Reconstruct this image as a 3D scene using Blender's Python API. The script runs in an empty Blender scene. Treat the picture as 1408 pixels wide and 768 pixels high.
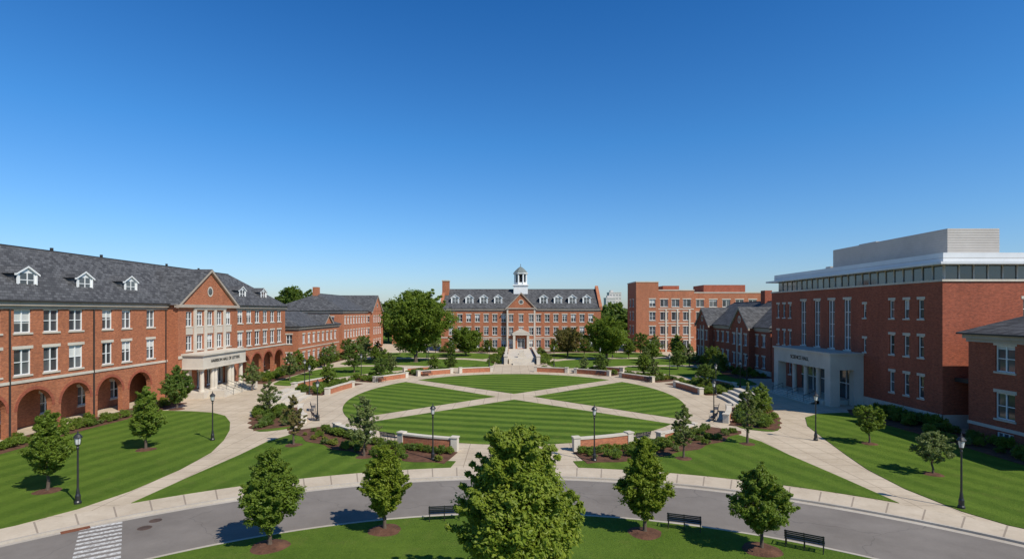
import bpy, math, random
import numpy as np
from mathutils import Vector
random.seed(7)
SC=bpy.context.scene
COL=SC.collection

# ------------------------------------------------------------------ materials
def newmat(name):
    m=bpy.data.materials.new(name); m.use_nodes=True
    nt=m.node_tree; nt.nodes.clear()
    out=nt.nodes.new('ShaderNodeOutputMaterial')
    return m,nt,out
def math_(nt,op,a,b=None,c=None):
    n=nt.nodes.new('ShaderNodeMath'); n.operation=op
    for i,v in enumerate((a,b,c)):
        if v is None: continue
        if isinstance(v,(int,float)): n.inputs[i].default_value=v
        else: nt.links.new(v,n.inputs[i])
    return n.outputs[0]
def mixc(nt,fac,a,b,mode='MIX'):
    n=nt.nodes.new('ShaderNodeMix'); n.data_type='RGBA'; n.blend_type=mode
    if isinstance(fac,(int,float)): n.inputs[0].default_value=fac
    else: nt.links.new(fac,n.inputs[0])
    for idx,v in ((6,a),(7,b)):
        if isinstance(v,tuple): n.inputs[idx].default_value=(*v,1) if len(v)==3 else v
        else: nt.links.new(v,n.inputs[idx])
    return n.outputs[2]
def noise(nt,vec,scale,detail=4,rough=.6):
    n=nt.nodes.new('ShaderNodeTexNoise'); n.inputs['Scale'].default_value=scale
    n.inputs['Detail'].default_value=detail; n.inputs['Roughness'].default_value=rough
    if vec is not None: nt.links.new(vec,n.inputs['Vector'])
    return n.outputs['Fac']
def ramp(nt,fac,lo,hi):
    n=nt.nodes.new('ShaderNodeMapRange'); n.inputs[1].default_value=lo; n.inputs[2].default_value=hi
    nt.links.new(fac,n.inputs[0]); return n.outputs[0]
def principled(nt,out,col,rough=.8,bumpsrc=None,bump=.2,bd=.02,spec=.3,metal=0):
    p=nt.nodes.new('ShaderNodeBsdfPrincipled')
    if isinstance(col,tuple): p.inputs['Base Color'].default_value=(*col,1)
    else: nt.links.new(col,p.inputs['Base Color'])
    p.inputs['Roughness'].default_value=rough
    p.inputs['Specular IOR Level'].default_value=spec
    p.inputs['Metallic'].default_value=metal
    if bumpsrc is not None:
        b=nt.nodes.new('ShaderNodeBump'); b.inputs['Strength'].default_value=bump; b.inputs['Distance'].default_value=bd
        nt.links.new(bumpsrc,b.inputs['Height']); nt.links.new(b.outputs[0],p.inputs['Normal'])
    nt.links.new(p.outputs[0],out.inputs[0]); return p
def coord(nt):
    return nt.nodes.new('ShaderNodeTexCoord').outputs['Object']
def plain(name,c1,c2,s1=.3,s2=6,rough=.8,bump=.2,bd=.02,spec=.3,metal=0):
    m,nt,out=newmat(name); v=coord(nt)
    a=ramp(nt,noise(nt,v,s1,4),.3,.7); b=noise(nt,v,s2,5,.7)
    f=math_(nt,'MULTIPLY_ADD',b,.6,math_(nt,'MULTIPLY',a,.4))
    f=ramp(nt,f,.25,.75)
    principled(nt,out,mixc(nt,f,c1,c2),rough,b,bump,bd,spec,metal); return m
def wallvec(nt):
    v=coord(nt); s=nt.nodes.new('ShaderNodeSeparateXYZ'); nt.links.new(v,s.inputs[0])
    u=math_(nt,'ADD',s.outputs[0],s.outputs[1])
    c=nt.nodes.new('ShaderNodeCombineXYZ'); nt.links.new(u,c.inputs[0]); nt.links.new(s.outputs[2],c.inputs[1])
    return v,c.outputs[0]
def brickmat(name,c1,c2,mortar,bw=.26,rh=.09,ms=.010,rough=.85,lo=.62):
    m,nt,out=newmat(name); v,w=wallvec(nt)
    b=nt.nodes.new('ShaderNodeTexBrick'); nt.links.new(w,b.inputs['Vector'])
    b.inputs['Scale'].default_value=1; b.inputs['Brick Width'].default_value=bw; b.inputs['Row Height'].default_value=rh
    b.inputs['Mortar Size'].default_value=ms; b.inputs['Bias'].default_value=0
    b.inputs['Color1'].default_value=(*c1,1); b.inputs['Color2'].default_value=(*c2,1); b.inputs['Mortar'].default_value=(*mortar,1)
    mp=nt.nodes.new('ShaderNodeMapping'); mp.inputs['Scale'].default_value=(1,1,.22); nt.links.new(v,mp.inputs['Vector'])
    st=ramp(nt,noise(nt,mp.outputs[0],.55,5,.7),.3,.7)
    mp2=nt.nodes.new('ShaderNodeMapping'); mp2.inputs['Scale'].default_value=(1,1,2.8); nt.links.new(v,mp2.inputs['Vector'])
    big=ramp(nt,noise(nt,mp2.outputs[0],2.8,5,.85),.3,.7)
    f=math_(nt,'MULTIPLY_ADD',st,.28,math_(nt,'MULTIPLY_ADD',big,.52,lo))
    cc=nt.nodes.new('ShaderNodeCombineColor')
    for i in range(3): nt.links.new(f,cc.inputs[i])
    col=mixc(nt,1.0,b.outputs['Color'],cc.outputs[0],'MULTIPLY')
    principled(nt,out,col,rough,b.outputs['Fac'],-.3,.01,.2); return m

M={}
M['brick']=brickmat('red_brick',(.45,.138,.058),(.28,.078,.036),(.34,.21,.13))
M['brick2']=brickmat('orange_brick',(.46,.15,.068),(.32,.095,.046),(.36,.22,.14))
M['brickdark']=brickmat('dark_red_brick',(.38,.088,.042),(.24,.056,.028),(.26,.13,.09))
M['slate']=brickmat('slate_roof',(.052,.052,.054),(.115,.115,.117),(.04,.04,.042),bw=.5,rh=.28,ms=.02,rough=.8,lo=.64)
M['stone']=plain('limestone',(.48,.42,.34),(.62,.56,.46),.4,5,.8)
M['white']=plain('white_paint',(.70,.70,.67),(.80,.80,.77),.5,3,.5,.05)
M['cornice']=plain('painted_cornice',(.34,.28,.22),(.42,.36,.29),.5,3,.6,.05)
M['gutter']=plain('dark_gutter',(.03,.027,.025),(.05,.045,.04),.5,3,.5,.05)
M['blind']=plain('window_blind',(.45,.45,.42),(.6,.6,.56),.2,2,.7,.05)
M['dark']=plain('dark_interior',(.012,.012,.014),(.03,.03,.03),.5,3,.9,.05)
M['metal']=plain('grey_metal_panel',(.40,.36,.32),(.50,.46,.41),.2,1,.5,.05)
M['whitemetal']=plain('white_fascia',(.60,.60,.60),(.70,.70,.69),.2,1,.4,.05)
M['black']=plain('black_iron',(.012,.012,.013),(.03,.03,.03),2,20,.4,.1,spec=.5)
M['mulch']=plain('mulch',(.055,.025,.014),(.165,.078,.045),1.5,9,.95,1,.05)
M['bark']=plain('bark',(.07,.05,.035),(.16,.12,.09),2,14,.95,1,.03)
M['beige']=plain('tower_concrete',(.50,.47,.44),(.58,.55,.51),.02,.3,.9,.05)
M['dome']=plain('cupola_roof_grey',(.12,.14,.13),(.20,.225,.21),.5,3,.5,.05)
M['lampglass']=plain('frosted_lantern_glass',(.5,.5,.46),(.62,.62,.58),3,9,.3,.02)
M['iron']=plain('cast_iron_cover',(.05,.035,.028),(.11,.07,.05),2,15,.7,.4)
M['rustred']=plain('rusted_drain_grate',(.14,.045,.02),(.22,.08,.04),2,15,.8,.4)

def glassmat():
    m,nt,out=newmat('window_glass')
    g=nt.nodes.new('ShaderNodeNewGeometry').outputs['Random Per Island']
    col=mixc(nt,g,(.012,.016,.02),(.12,.13,.135))
    principled(nt,out,col,.07,noise(nt,coord(nt),.7,2),.10,.05,.8); return m
M['glass']=glassmat()

def concrete(name,c1,c2,joint,polar=False,grid=1.8):
    m,nt,out=newmat(name); v=coord(nt)
    s=nt.nodes.new('ShaderNodeSeparateXYZ'); nt.links.new(v,s.inputs[0])
    x,y=s.outputs[0],s.outputs[1]
    if polar:
        yy=math_(nt,'SUBTRACT',y,4.1)
        a=math_(nt,'MULTIPLY',math_(nt,'ARCTAN2',yy,x),37.5/grid)
        fa=math_(nt,'FRACT',a); d=math_(nt,'LESS_THAN',fa,.05)
    else:
        fx=math_(nt,'FRACT',math_(nt,'DIVIDE',math_(nt,'ADD',x,200),grid)); fy=math_(nt,'FRACT',math_(nt,'DIVIDE',y,grid))
        d=math_(nt,'MAXIMUM',math_(nt,'LESS_THAN',fx,.035),math_(nt,'LESS_THAN',fy,.035))
    n1=ramp(nt,noise(nt,v,.25,5,.7),.3,.7); n2=noise(nt,v,5,6,.75)
    f=ramp(nt,math_(nt,'MULTIPLY_ADD',n1,.5,math_(nt,'MULTIPLY',n2,.5)),.25,.75)
    col=mixc(nt,f,c1,c2)
    stn=ramp(nt,noise(nt,v,.9,6,.8),.53,.72)
    col=mixc(nt,math_(nt,'MULTIPLY',stn,.35),col,(.27,.21,.15))
    col=mixc(nt,math_(nt,'MULTIPLY',d,.65),col,joint)
    principled(nt,out,col,.85,n2,.2,.01,.2); return m
M['walk']=concrete('walkway_concrete',(.41,.33,.235),(.56,.465,.345),(.2,.15,.11))
M['sidewalk']=concrete('sidewalk_concrete',(.43,.35,.255),(.57,.48,.365),(.18,.14,.11),True)
M['kerb']=plain('kerb_concrete',(.36,.31,.25),(.48,.43,.36),.3,6,.85)

def asphalt():
    m,nt,out=newmat('asphalt'); v=coord(nt)
    n1=ramp(nt,noise(nt,v,.18,5,.7),.3,.7); n2=noise(nt,v,14,5,.8)
    f=math_(nt,'MULTIPLY_ADD',n1,.5,math_(nt,'MULTIPLY',n2,.5))
    col=mixc(nt,ramp(nt,f,.2,.8),(.150,.130,.112),(.235,.208,.182))
    s=nt.nodes.new('ShaderNodeSeparateXYZ'); nt.links.new(v,s.inputs[0])
    yy=math_(nt,'SUBTRACT',s.outputs[1],4.1)
    R=math_(nt,'SQRT',math_(nt,'ADD',math_(nt,'MULTIPLY',s.outputs[0],s.outputs[0]),math_(nt,'MULTIPLY',yy,yy)))
    tr=ramp(nt,math_(nt,'SINE',math_(nt,'MULTIPLY',R,2*math.pi/1.85)),.0,1.0)
    col=mixc(nt,math_(nt,'MULTIPLY',tr,.05),col,(.08,.075,.07))
    sp=ramp(nt,noise(nt,v,1.3,5,.8),.6,.75)
    col=mixc(nt,math_(nt,'MULTIPLY',sp,.25),col,(.09,.08,.07))
    vo=nt.nodes.new('ShaderNodeTexVoronoi'); vo.feature='DISTANCE_TO_EDGE'; vo.inputs['Scale'].default_value=.13
    wn=nt.nodes.new('ShaderNodeTexNoise'); wn.inputs['Scale'].default_value=.8; nt.links.new(v,wn.inputs['Vector'])
    va=nt.nodes.new('ShaderNodeVectorMath'); va.operation='MULTIPLY_ADD'
    nt.links.new(wn.outputs['Color'],va.inputs[0]); va.inputs[1].default_value=(1.6,1.6,0); nt.links.new(v,va.inputs[2])
    nt.links.new(va.outputs[0],vo.inputs['Vector'])
    cr=math_(nt,'LESS_THAN',vo.outputs['Distance'],.004)
    col=mixc(nt,math_(nt,'MULTIPLY',cr,.3),col,(.07,.065,.06))
    principled(nt,out,col,.9,n2,.3,.01,.2); return m
M['asphalt']=asphalt()
def roadpaint():
    m,nt,out=newmat('worn_road_paint'); v=coord(nt)
    n2=ramp(nt,noise(nt,v,7,6,.8),.42,.56)
    principled(nt,out,mixc(nt,n2,(.27,.25,.225),(.64,.62,.58)),.7); return m
M['paint']=roadpaint()

def grass(name,ang,period,c1=(.040,.085,.008),c2=(.135,.205,.026),amp=1.0):
    m,nt,out=newmat(name); v=coord(nt)
    s=nt.nodes.new('ShaderNodeSeparateXYZ'); nt.links.new(v,s.inputs[0])
    wob=noise(nt,v,.25,3)
    p=math_(nt,'ADD',math_(nt,'MULTIPLY',s.outputs[0],math.cos(ang)),math_(nt,'MULTIPLY',s.outputs[1],math.sin(ang)))
    p=math_(nt,'ADD',p,math_(nt,'MULTIPLY',wob,.6))
    sn=math_(nt,'SINE',math_(nt,'MULTIPLY',p,2*math.pi/period))
    st=ramp(nt,sn,-.5,.5)
    n1=ramp(nt,noise(nt,v,.2,5,.65),.3,.7); n2=ramp(nt,noise(nt,v,7,5,.85),.25,.75); n3=ramp(nt,noise(nt,v,1.5,4,.7),.3,.7)
    f=math_(nt,'ADD',math_(nt,'MULTIPLY',math_(nt,'SUBTRACT',st,.5),.22*amp),math_(nt,'ADD',math_(nt,'MULTIPLY',n1,.26),math_(nt,'ADD',math_(nt,'MULTIPLY',n2,.46),math_(nt,'MULTIPLY',n3,.22))))
    col=mixc(nt,ramp(nt,f,.0,.9),c1,c2)
    dry=ramp(nt,noise(nt,v,.6,6,.75),.54,.74)
    col=mixc(nt,math_(nt,'MULTIPLY',dry,.35),col,(.19,.185,.05))
    principled(nt,out,col,.95,n2,.8,.06,.1); return m
M['grassH']=grass('mown_grass_cross',math.radians(76),2.8,amp=2.5)
M['grassL']=grass('mown_grass_diag_a',math.radians(-12),2.2,amp=1.0)
M['grassR']=grass('mown_grass_diag_b',math.radians(18),2.2,amp=1.0)
M['grassD1']=grass('mown_grass_diag_c',math.radians(62),2.6,amp=2.3)
M['grassD2']=grass('mown_grass_diag_d',math.radians(118),2.6,amp=2.3)
M['grassF']=grass('plain_grass',0,9,amp=.2)
def leafmat(name,c1,c2,c3,tr=.42):
    m,nt,out=newmat(name)
    g=nt.nodes.new('ShaderNodeNewGeometry').outputs['Random Per Island']
    v=coord(nt); n=ramp(nt,noise(nt,v,.9,3),.3,.7)
    col=mixc(nt,g,c1,c2); col=mixc(nt,math_(nt,'MULTIPLY',n,.6),col,c3)
    p=principled(nt,out,col,.5,spec=.3)
    t=nt.nodes.new('ShaderNodeBsdfTranslucent'); nt.links.new(mixc(nt,.6,col,(.34,.42,.04)),t.inputs['Color'])
    mx=nt.nodes.new('ShaderNodeMixShader'); mx.inputs[0].default_value=tr
    nt.links.new(p.outputs[0],mx.inputs[1]); nt.links.new(t.outputs[0],mx.inputs[2]); nt.links.new(mx.outputs[0],out.inputs[0])
    return m
M['leafA']=leafmat('leaf_bright_green',(.15,.21,.020),(.32,.37,.045),(.20,.27,.028),.48)
M['leafB']=leafmat('leaf_green',(.11,.18,.022),(.22,.285,.038),(.14,.21,.026),.46)
M['leafC']=leafmat('leaf_dark_green',(.070,.125,.02),(.145,.20,.034),(.095,.155,.024))
M['leafD']=leafmat('leaf_bronze',(.14,.10,.035),(.22,.155,.06),(.15,.16,.04))
M['leafE']=leafmat('leaf_grey_green',(.14,.18,.055),(.24,.27,.10),(.16,.21,.06))
M['leafY']=leafmat('leaf_yellow_green',(.19,.21,.03),(.31,.32,.055),(.21,.25,.04))

# ------------------------------------------------------------------ mesh helper
class MB:
    def __init__(s): s.v=[]; s.f=[]
    def add(s,vs,fs):
        o=len(s.v); s.v+= [tuple(p) for p in vs]; s.f+=[tuple(i+o for i in f) for f in fs]
    def hexa(s,p):
        s.add(p,[(0,3,2,1),(4,5,6,7),(0,1,5,4),(1,2,6,5),(2,3,7,6),(3,0,4,7)])
    def box(s,x0,x1,y0,y1,z0,z1):
        s.hexa([(x0,y0,z0),(x1,y0,z0),(x1,y1,z0),(x0,y1,z0),(x0,y0,z1),(x1,y0,z1),(x1,y1,z1),(x0,y1,z1)])
    def lathe(s,x,y,prof,n=12):
        vs=[];fs=[]
        for r,z in prof:
            for i in range(n):
                a=2*math.pi*(i+.5)/n; vs.append((x+r*math.cos(a),y+r*math.sin(a),z))
        for k in range(len(prof)-1):
            for i in range(n):
                j=(i+1)%n; fs.append((k*n+i,k*n+j,(k+1)*n+j,(k+1)*n+i))
        fs.append(tuple(range(n-1,-1,-1))); k=len(prof)-1; fs.append(tuple(k*n+i for i in range(n)))
        s.add(vs,fs)
    def tube(s,a,b,r0,r1,n=6):
        a=Vector(a);b=Vector(b);d=(b-a)
        if d.length<1e-5: return
        d.normalize(); u=d.orthogonal().normalized(); w=d.cross(u)
        vs=[]
        for p,r in((a,r0),(b,r1)):
            for i in range(n):
                t=2*math.pi*i/n; vs.append(p+u*(r*math.cos(t))+w*(r*math.sin(t)))
        s.add(vs,[(i,(i+1)%n,n+(i+1)%n,n+i) for i in range(n)]+[tuple(range(n-1,-1,-1)),tuple(range(n,2*n))])
    def obj(s,name,mat,parent=None):
        me=bpy.data.meshes.new(name); me.from_pydata(s.v,[],s.f); me.materials.append(mat)
        o=bpy.data.objects.new(name,me); COL.objects.link(o)
        if parent: o.parent=parent
        return o
def empty(name,loc=(0,0,0)):
    e=bpy.data.objects.new(name,None); e.location=loc; COL.objects.link(e); return e

class Bld:
    def __init__(s,name): s.name=name; s.p={}
    def part(s,pn,mat):
        if pn not in s.p: s.p[pn]=(MB(),mat)
        return s.p[pn][0]
    def finish(s):
        e=empty(s.name); s.e=e
        for k,(mb,m) in s.p.items(): mb.obj(k,M[m],e)
        return e

def frame(o,t):
    n=(t[1],-t[0])
    return lambda u,d,z:(o[0]+t[0]*u+n[0]*d,o[1]+t[1]*u+n[1]*d,z)
def fbox(mb,P,u0,u1,d0,d1,z0,z1):
    mb.hexa([P(u0,d0,z0),P(u0,d1,z0),P(u1,d1,z0),P(u1,d0,z0),P(u0,d0,z1),P(u0,d1,z1),P(u1,d1,z1),P(u1,d0,z1)])

def window(b,P,u0,u1,za,zb,nx=2,nz=2,dp=.22,frame_w=.10,sill=True,lintel=True,wallmat='brick',fm='white',bl=.45):
    R=b.part('window_reveals',wallmat)
    R.add([P(u0,0,za),P(u1,0,za),P(u1,-dp,za),P(u0,-dp,za)],[(0,1,2,3)])
    R.add([P(u0,0,zb),P(u1,0,zb),P(u1,-dp,zb),P(u0,-dp,zb)],[(0,1,2,3)])
    R.add([P(u0,0,za),P(u0,0,zb),P(u0,-dp,zb),P(u0,-dp,za)],[(0,1,2,3)])
    R.add([P(u1,0,za),P(u1,0,zb),P(u1,-dp,zb),P(u1,-dp,za)],[(0,1,2,3)])
    zc=zb
    if random.random()<bl:
        zc=zb-(zb-za)*random.choice((.15,.25,.4,.5,.6))
        B=b.part('window_blinds','blind'); B.add([P(u0,-dp,zc),P(u1,-dp,zc),P(u1,-dp,zb),P(u0,-dp,zb)],[(0,1,2,3)])
    G=b.part('window_glass','glass')
    for i in range(nx):
        a=u0+(u1-u0)*i/nx; c=u0+(u1-u0)*(i+1)/nx
        j=random.uniform(-.012,.012)
        G.add([P(a,-dp+j,za),P(c,-dp-j,za),P(c,-dp-j,zc),P(a,-dp+j,zc)],[(0,1,2,3)])
    F=b.part('window_frames',fm); w=frame_w; e=-dp+.015; g=-dp+.09
    fbox(F,P,u0+.003,u0+w,e,g,za+.003,zb-.003); fbox(F,P,u1-w,u1-.003,e,g,za+.003,zb-.003)
    fbox(F,P,u0+w,u1-w,e,g-.002,za+.003,za+w); fbox(F,P,u0+w,u1-w,e,g-.002,zb-w,zb-.003)
    for i in range(1,nx):
        c=u0+(u1-u0)*i/nx; fbox(F,P,c-w*.55,c+w*.55,e,g+.004,za+w,zb-w)
    for i in range(1,nz):
        c=za+(zb-za)*i/nz; fbox(F,P,u0+w,u1-w,e,g-.012,c-w*.35,c+w*.35)
    S=b.part('sills_and_lintels','stone')
    if sill: fbox(S,P,u0-.12,u1+.12,-.06,.09,za-.16,za+.012)
    if lintel: fbox(S,P,u0-.18,u1+.18,-.01,.035,zb+.004,zb+.30)

def door(b,P,u0,u1,za,zb,mat='dark',n=2,dp=.35):
    R=b.part('door_reveals','stone')
    R.add([P(u0,0,zb),P(u1,0,zb),P(u1,-dp,zb),P(u0,-dp,zb)],[(0,1,2,3)])
    R.add([P(u0,0,za),P(u0,0,zb),P(u0,-dp,zb),P(u0,-dp,za)],[(0,1,2,3)])
    R.add([P(u1,0,za),P(u1,0,zb),P(u1,-dp,zb),P(u1,-dp,za)],[(0,1,2,3)])
    G=b.part('door_glass','glass'); G.add([P(u0,-dp,za),P(u1,-dp,za),P(u1,-dp,zb),P(u0,-dp,zb)],[(0,1,2,3)])
    F=b.part('door_frames','white'); w=.09; e=-dp+.002; g=-dp+.1
    zt=zb-(zb-za)*.22
    for i in range(n+1):
        c=u0+(u1-u0)*i/n; c=min(max(c,u0+w*.5+.003),u1-w*.5-.003); fbox(F,P,c-w*.5,c+w*.5,e,g,za+.01,zb-.003)
    fbox(F,P,u0+w,u1-w,e,g-.004,zt,zt+w); fbox(F,P,u0+w,u1-w,e,g-.004,zb-w,zb-.004); fbox(F,P,u0+w,u1-w,e,g-.004,za+.01,za+.25)

def arch(b,P,u0,u1,za,zt,wm,depth=.55):
    r=(u1-u0)/2; c=(u0+u1)/2; rise=min(r,(zt-za)*.42); sp=zt-rise; n=16
    W=b.part('brick_walls',wm); A=b.part('arch_rings','brickdark' if wm!='brickdark' else 'brick')
    pts=[(c-r*math.cos(math.pi*i/n),sp+rise*math.sin(math.pi*i/n)) for i in range(n+1)]
    for i in range(n):
        (a,za_),(d,zd)=pts[i],pts[i+1]
        if abs(zt-za_)>1e-6 or abs(zt-zd)>1e-6:
            W.add([P(a,0,za_),P(d,0,zd),P(d,0,zt),P(a,0,zt)],[(0,1,2,3)])
        W.add([P(a,0,za_),P(d,0,zd),P(d,-depth,zd),P(a,-depth,za_)],[(0,1,2,3)])
        def outp(q,h):
            x=q-c; y=h-sp; l=math.hypot(x,y) or 1; return (q+x/l*.32,h+y/l*.32)
        o1=outp(a,za_); o2=outp(d,zd)
        A.add([P(a,.03,za_),P(d,.03,zd),P(o2[0],.03,o2[1]),P(o1[0],.03,o1[1])],[(0,1,2,3)])
        A.add([P(a,-.01,za_),P(d,-.01,zd),P(d,.03,zd),P(a,.03,za_)],[(0,1,2,3)])
        A.add([P(o1[0],-.01,o1[1]),P(o2[0],-.01,o2[1]),P(o2[0],.03,o2[1]),P(o1[0],.03,o1[1])],[(0,1,2,3)])
    for q in(u0,u1):
        W.add([P(q,0,za),P(q,0,sp),P(q,-depth,sp),P(q,-depth,za)],[(0,1,2,3)])

def facade(b,o,t,L,z0,z1,ops,wm='brick',**kw):
    P=frame(o,t); W=b.part('brick_walls',wm)
    us=sorted({0,L,*[round(q[0],3) for q in ops],*[round(q[1],3) for q in ops]})
    zs=sorted({z0,z1,*[q[2] for q in ops],*[q[3] for q in ops]})
    us=[u for u in us if -1e-6<=u<=L+1e-6]; zs=[z for z in zs if z0<=z<=z1]
    for i in range(len(us)-1):
        for j in range(len(zs)-1):
            cu=(us[i]+us[i+1])/2; cz=(zs[j]+zs[j+1])/2
            if any(q[0]<cu<q[1] and q[2]<cz<q[3] for q in ops): continue
            W.add([P(us[i],0,zs[j]),P(us[i+1],0,zs[j]),P(us[i+1],0,zs[j+1]),P(us[i],0,zs[j+1])],[(0,1,2,3)])
    for q in ops:
        k=q[4] if len(q)>4 else 'win'; opt=q[5] if len(q)>5 else {}
        if k=='win': window(b,P,q[0],q[1],q[2],q[3],wallmat=wm,**{**kw,**opt})
        elif k=='door': door(b,P,q[0],q[1],q[2],q[3],**opt)
        elif k=='arch': arch(b,P,q[0],q[1],q[2],q[3],wm)
    return P
def wins(L,rows,w,sp,m=1.2,skip=None):
    n=max(1,int((L-2*m-w)//sp)+1); s=(L-(n-1)*sp)/2; r=[]
    for i in range(n):
        c=s+i*sp
        if skip and skip(c): continue
        for a,z in rows: r.append((round(c-w/2,3),round(c+w/2,3),a,z))
    return r
def block(b,x0,x1,y0,y1,z0,z1,S=(),E=(),Nn=(),Wt=(),wm='brick',**kw):
    facade(b,(x0,y0),(1,0),x1-x0,z0,z1,list(S),wm,**kw)
    facade(b,(x1,y0),(0,1),y1-y0,z0,z1,list(E),wm,**kw)
    facade(b,(x1,y1),(-1,0),x1-x0,z0,z1,list(Nn),wm,**kw)
    facade(b,(x0,y1),(0,-1),y1-y0,z0,z1,list(Wt),wm,**kw)
def roof(b,x0,x1,y0,y1,ze,zr,axis='y',h0=0,h1=0,ov=.55,mat='slate',wm='brick',corn=True):
    R=b.part('roof_'+mat,mat)
    X0,X1,Y0,Y1=x0-ov,x1+ov,y0-ov,y1+ov
    if axis=='y':
        c=(x0+x1)/2; r0=(c,Y0+h0,zr); r1=(c,Y1-h1,zr)
        e=[(X0,Y0,ze),(X1,Y0,ze),(X1,Y1,ze),(X0,Y1,ze)]
        R.add(e+[r0,r1],[(1,2,5,4),(3,0,4,5)]+([(0,1,4)] if h0 else [])+([(2,3,5)] if h1 else []))
        if not h0: b.part('gable_walls',wm).add([(x0,y0,ze),(x1,y0,ze),(c,y0,zr-.15)],[(0,1,2)])
        if not h1: b.part('gable_walls',wm).add([(x0,y1,ze),(x1,y1,ze),(c,y1,zr-.15)],[(2,1,0)])
        b.part('ridge_cap','gutter').box(c-.12,c+.12,r0[1]+.05,r1[1]-.05,zr-.12,zr+.06)
    else:
        c=(y0+y1)/2; r0=(X0+h0,c,zr); r1=(X1-h1,c,zr)
        e=[(X0,Y0,ze),(X1,Y0,ze),(X1,Y1,ze),(X0,Y1,ze)]
        R.add(e+[r0,r1],[(0,1,5,4),(2,3,4,5)]+([(3,0,4)] if h0 else [])+([(1,2,5)] if h1 else []))
        if not h0: b.part('gable_walls',wm).add([(x0,y0,ze),(x0,y1,ze),(x0,c,zr-.15)],[(2,1,0)])
        if not h1: b.part('gable_walls',wm).add([(x1,y0,ze),(x1,y1,ze),(x1,c,zr-.15)],[(0,1,2)])
        b.part('ridge_cap','gutter').box(r0[0]+.05,r1[0]-.05,c-.12,c+.12,zr-.12,zr+.06)
    if corn:
        b.part('cornice','cornice').box(x0-.35,x1+.35,y0-.35,y1+.35,ze-.55,ze-.16)
        b.part('cornice','cornice').box(x0-.14,x1+.14,y0-.14,y1+.14,ze-.85,ze-.552)
        b.part('gutter','gutter').box(X0,X1,Y0,Y1,ze-.155,ze-.004)
def crossgable(b,P,u0,u1,d0,depth,ze,zr,wm='brick',ocul=True):
    c=(u0+u1)/2; o=.4; R=b.part('roof_slate','slate')
    sl=(zr-ze)/((u1-u0)/2)
    R.add([P(u0-o,d0+.35,ze-sl*o+.15),P(c,d0+.35,zr+.15),P(u1+o,d0+.35,ze-sl*o+.15),P(u0-o,-depth,ze-sl*o+.15),P(c,-depth,zr+.15),P(u1+o,-depth,ze-sl*o+.15)],[(0,1,4,3),(1,2,5,4)])
    b.part('gable_walls',wm).add([P(u0,d0+.0,ze-.01),P(u1,d0+.0,ze-.01),P(c,d0+.0,zr)],[(0,1,2)])
    C=b.part('gable_rakes','cornice')
    for s in(-1,1):
        ue=c+s*((u1-u0)/2+o)
        zE=ze-sl*o+.14; zR=zr+.14
        C.hexa([P(ue,d0+.0,zE-.4),P(ue,d0+.33,zE-.4),P(c,d0+.33,zR-.4),P(c,d0+.0,zR-.4),P(ue,d0+.0,zE),P(ue,d0+.33,zE),P(c,d0+.33,zR),P(c,d0+.0,zR)])
    if ocul:
        zc=ze+(zr-ze)*.38; r=.55
        S=b.part('oculus_ring','stone'); G=b.part('oculus_glass','glass'); n=16
        ri=[P(c+r*math.cos(2*math.pi*i/n),d0+.05,zc+r*math.sin(2*math.pi*i/n)) for i in range(n)]
        ro=[P(c+(r+.22)*math.cos(2*math.pi*i/n),d0+.05,zc+(r+.22)*math.sin(2*math.pi*i/n)) for i in range(n)]
        S.add(ri+ro,[(i,(i+1)%n,n+(i+1)%n,n+i) for i in range(n)])
        G.add([P(c+r*math.cos(2*math.pi*i/n),d0+.03,zc+r*math.sin(2*math.pi*i/n)) for i in range(n)],[tuple(range(n))])
def dormer(b,P,u,d,z0,w=1.9,h=2.0,back=3.2):
    Wt=b.part('dormer_fronts','white'); G=b.part('dormer_glass','glass'); R=b.part('dormer_roofs','slate')
    a,c=u-w/2,u+w/2; zt=z0+h*.70; zr=z0+h*1.0
    Wt.add([P(a,d,z0),P(c,d,z0),P(c,d,zt),P(u,d,zr-.08),P(a,d,zt)],[(0,1,2,3,4)])
    R.add([P(a,d,z0),P(a,d,zt),P(a,d-back,zt),P(a,d-back,z0)],[(0,1,2,3)])
    R.add([P(c,d,z0),P(c,d,zt),P(c,d-back,zt),P(c,d-back,z0)],[(0,1,2,3)])
    o=.22; s=(zr-zt)/(w/2)
    R.add([P(a-o,d+.2,zt-s*o),P(u,d+.2,zr),P(c+o,d+.2,zt-s*o),P(a-o,d-back,zt-s*o),P(u,d-back,zr),P(c+o,d-back,zt-s*o)],[(0,1,4,3),(1,2,5,4)])
    for sg in(-1,1):
        ue=u+sg*(w/2+o)
        Wt.hexa([P(ue,d+.003,zt-s*o-.2),P(ue,d+.19,zt-s*o-.2),P(u,d+.19,zr-.2),P(u,d+.003,zr-.2),P(ue,d+.003,zt-s*o-.01),P(ue,d+.19,zt-s*o-.01),P(u,d+.19,zr-.01),P(u,d+.003,zr-.01)])
    fbox(Wt,P,a-.1,c+.1,d-.02,d+.16,z0-.08,z0+.08)
    g0,g1=a+w*.17,c-w*.17; za=z0+.16; zb=zt-.06
    G.add([P(g0,d+.01,za),P(g1,d+.01,za),P(g1,d+.01,zb),P(g0,d+.01,zb)],[(0,1,2,3)])
    fbox(Wt,P,u-.05,u+.05,d+.012,d+.06,za,zb); fbox(Wt,P,g0,g1,d+.012,d+.055,(za+zb)/2-.04,(za+zb)/2+.04)
    for q in(a+.02,c-.14): fbox(Wt,P,q,q+.12,d+.005,d+.10,z0+.08,zt)

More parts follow.
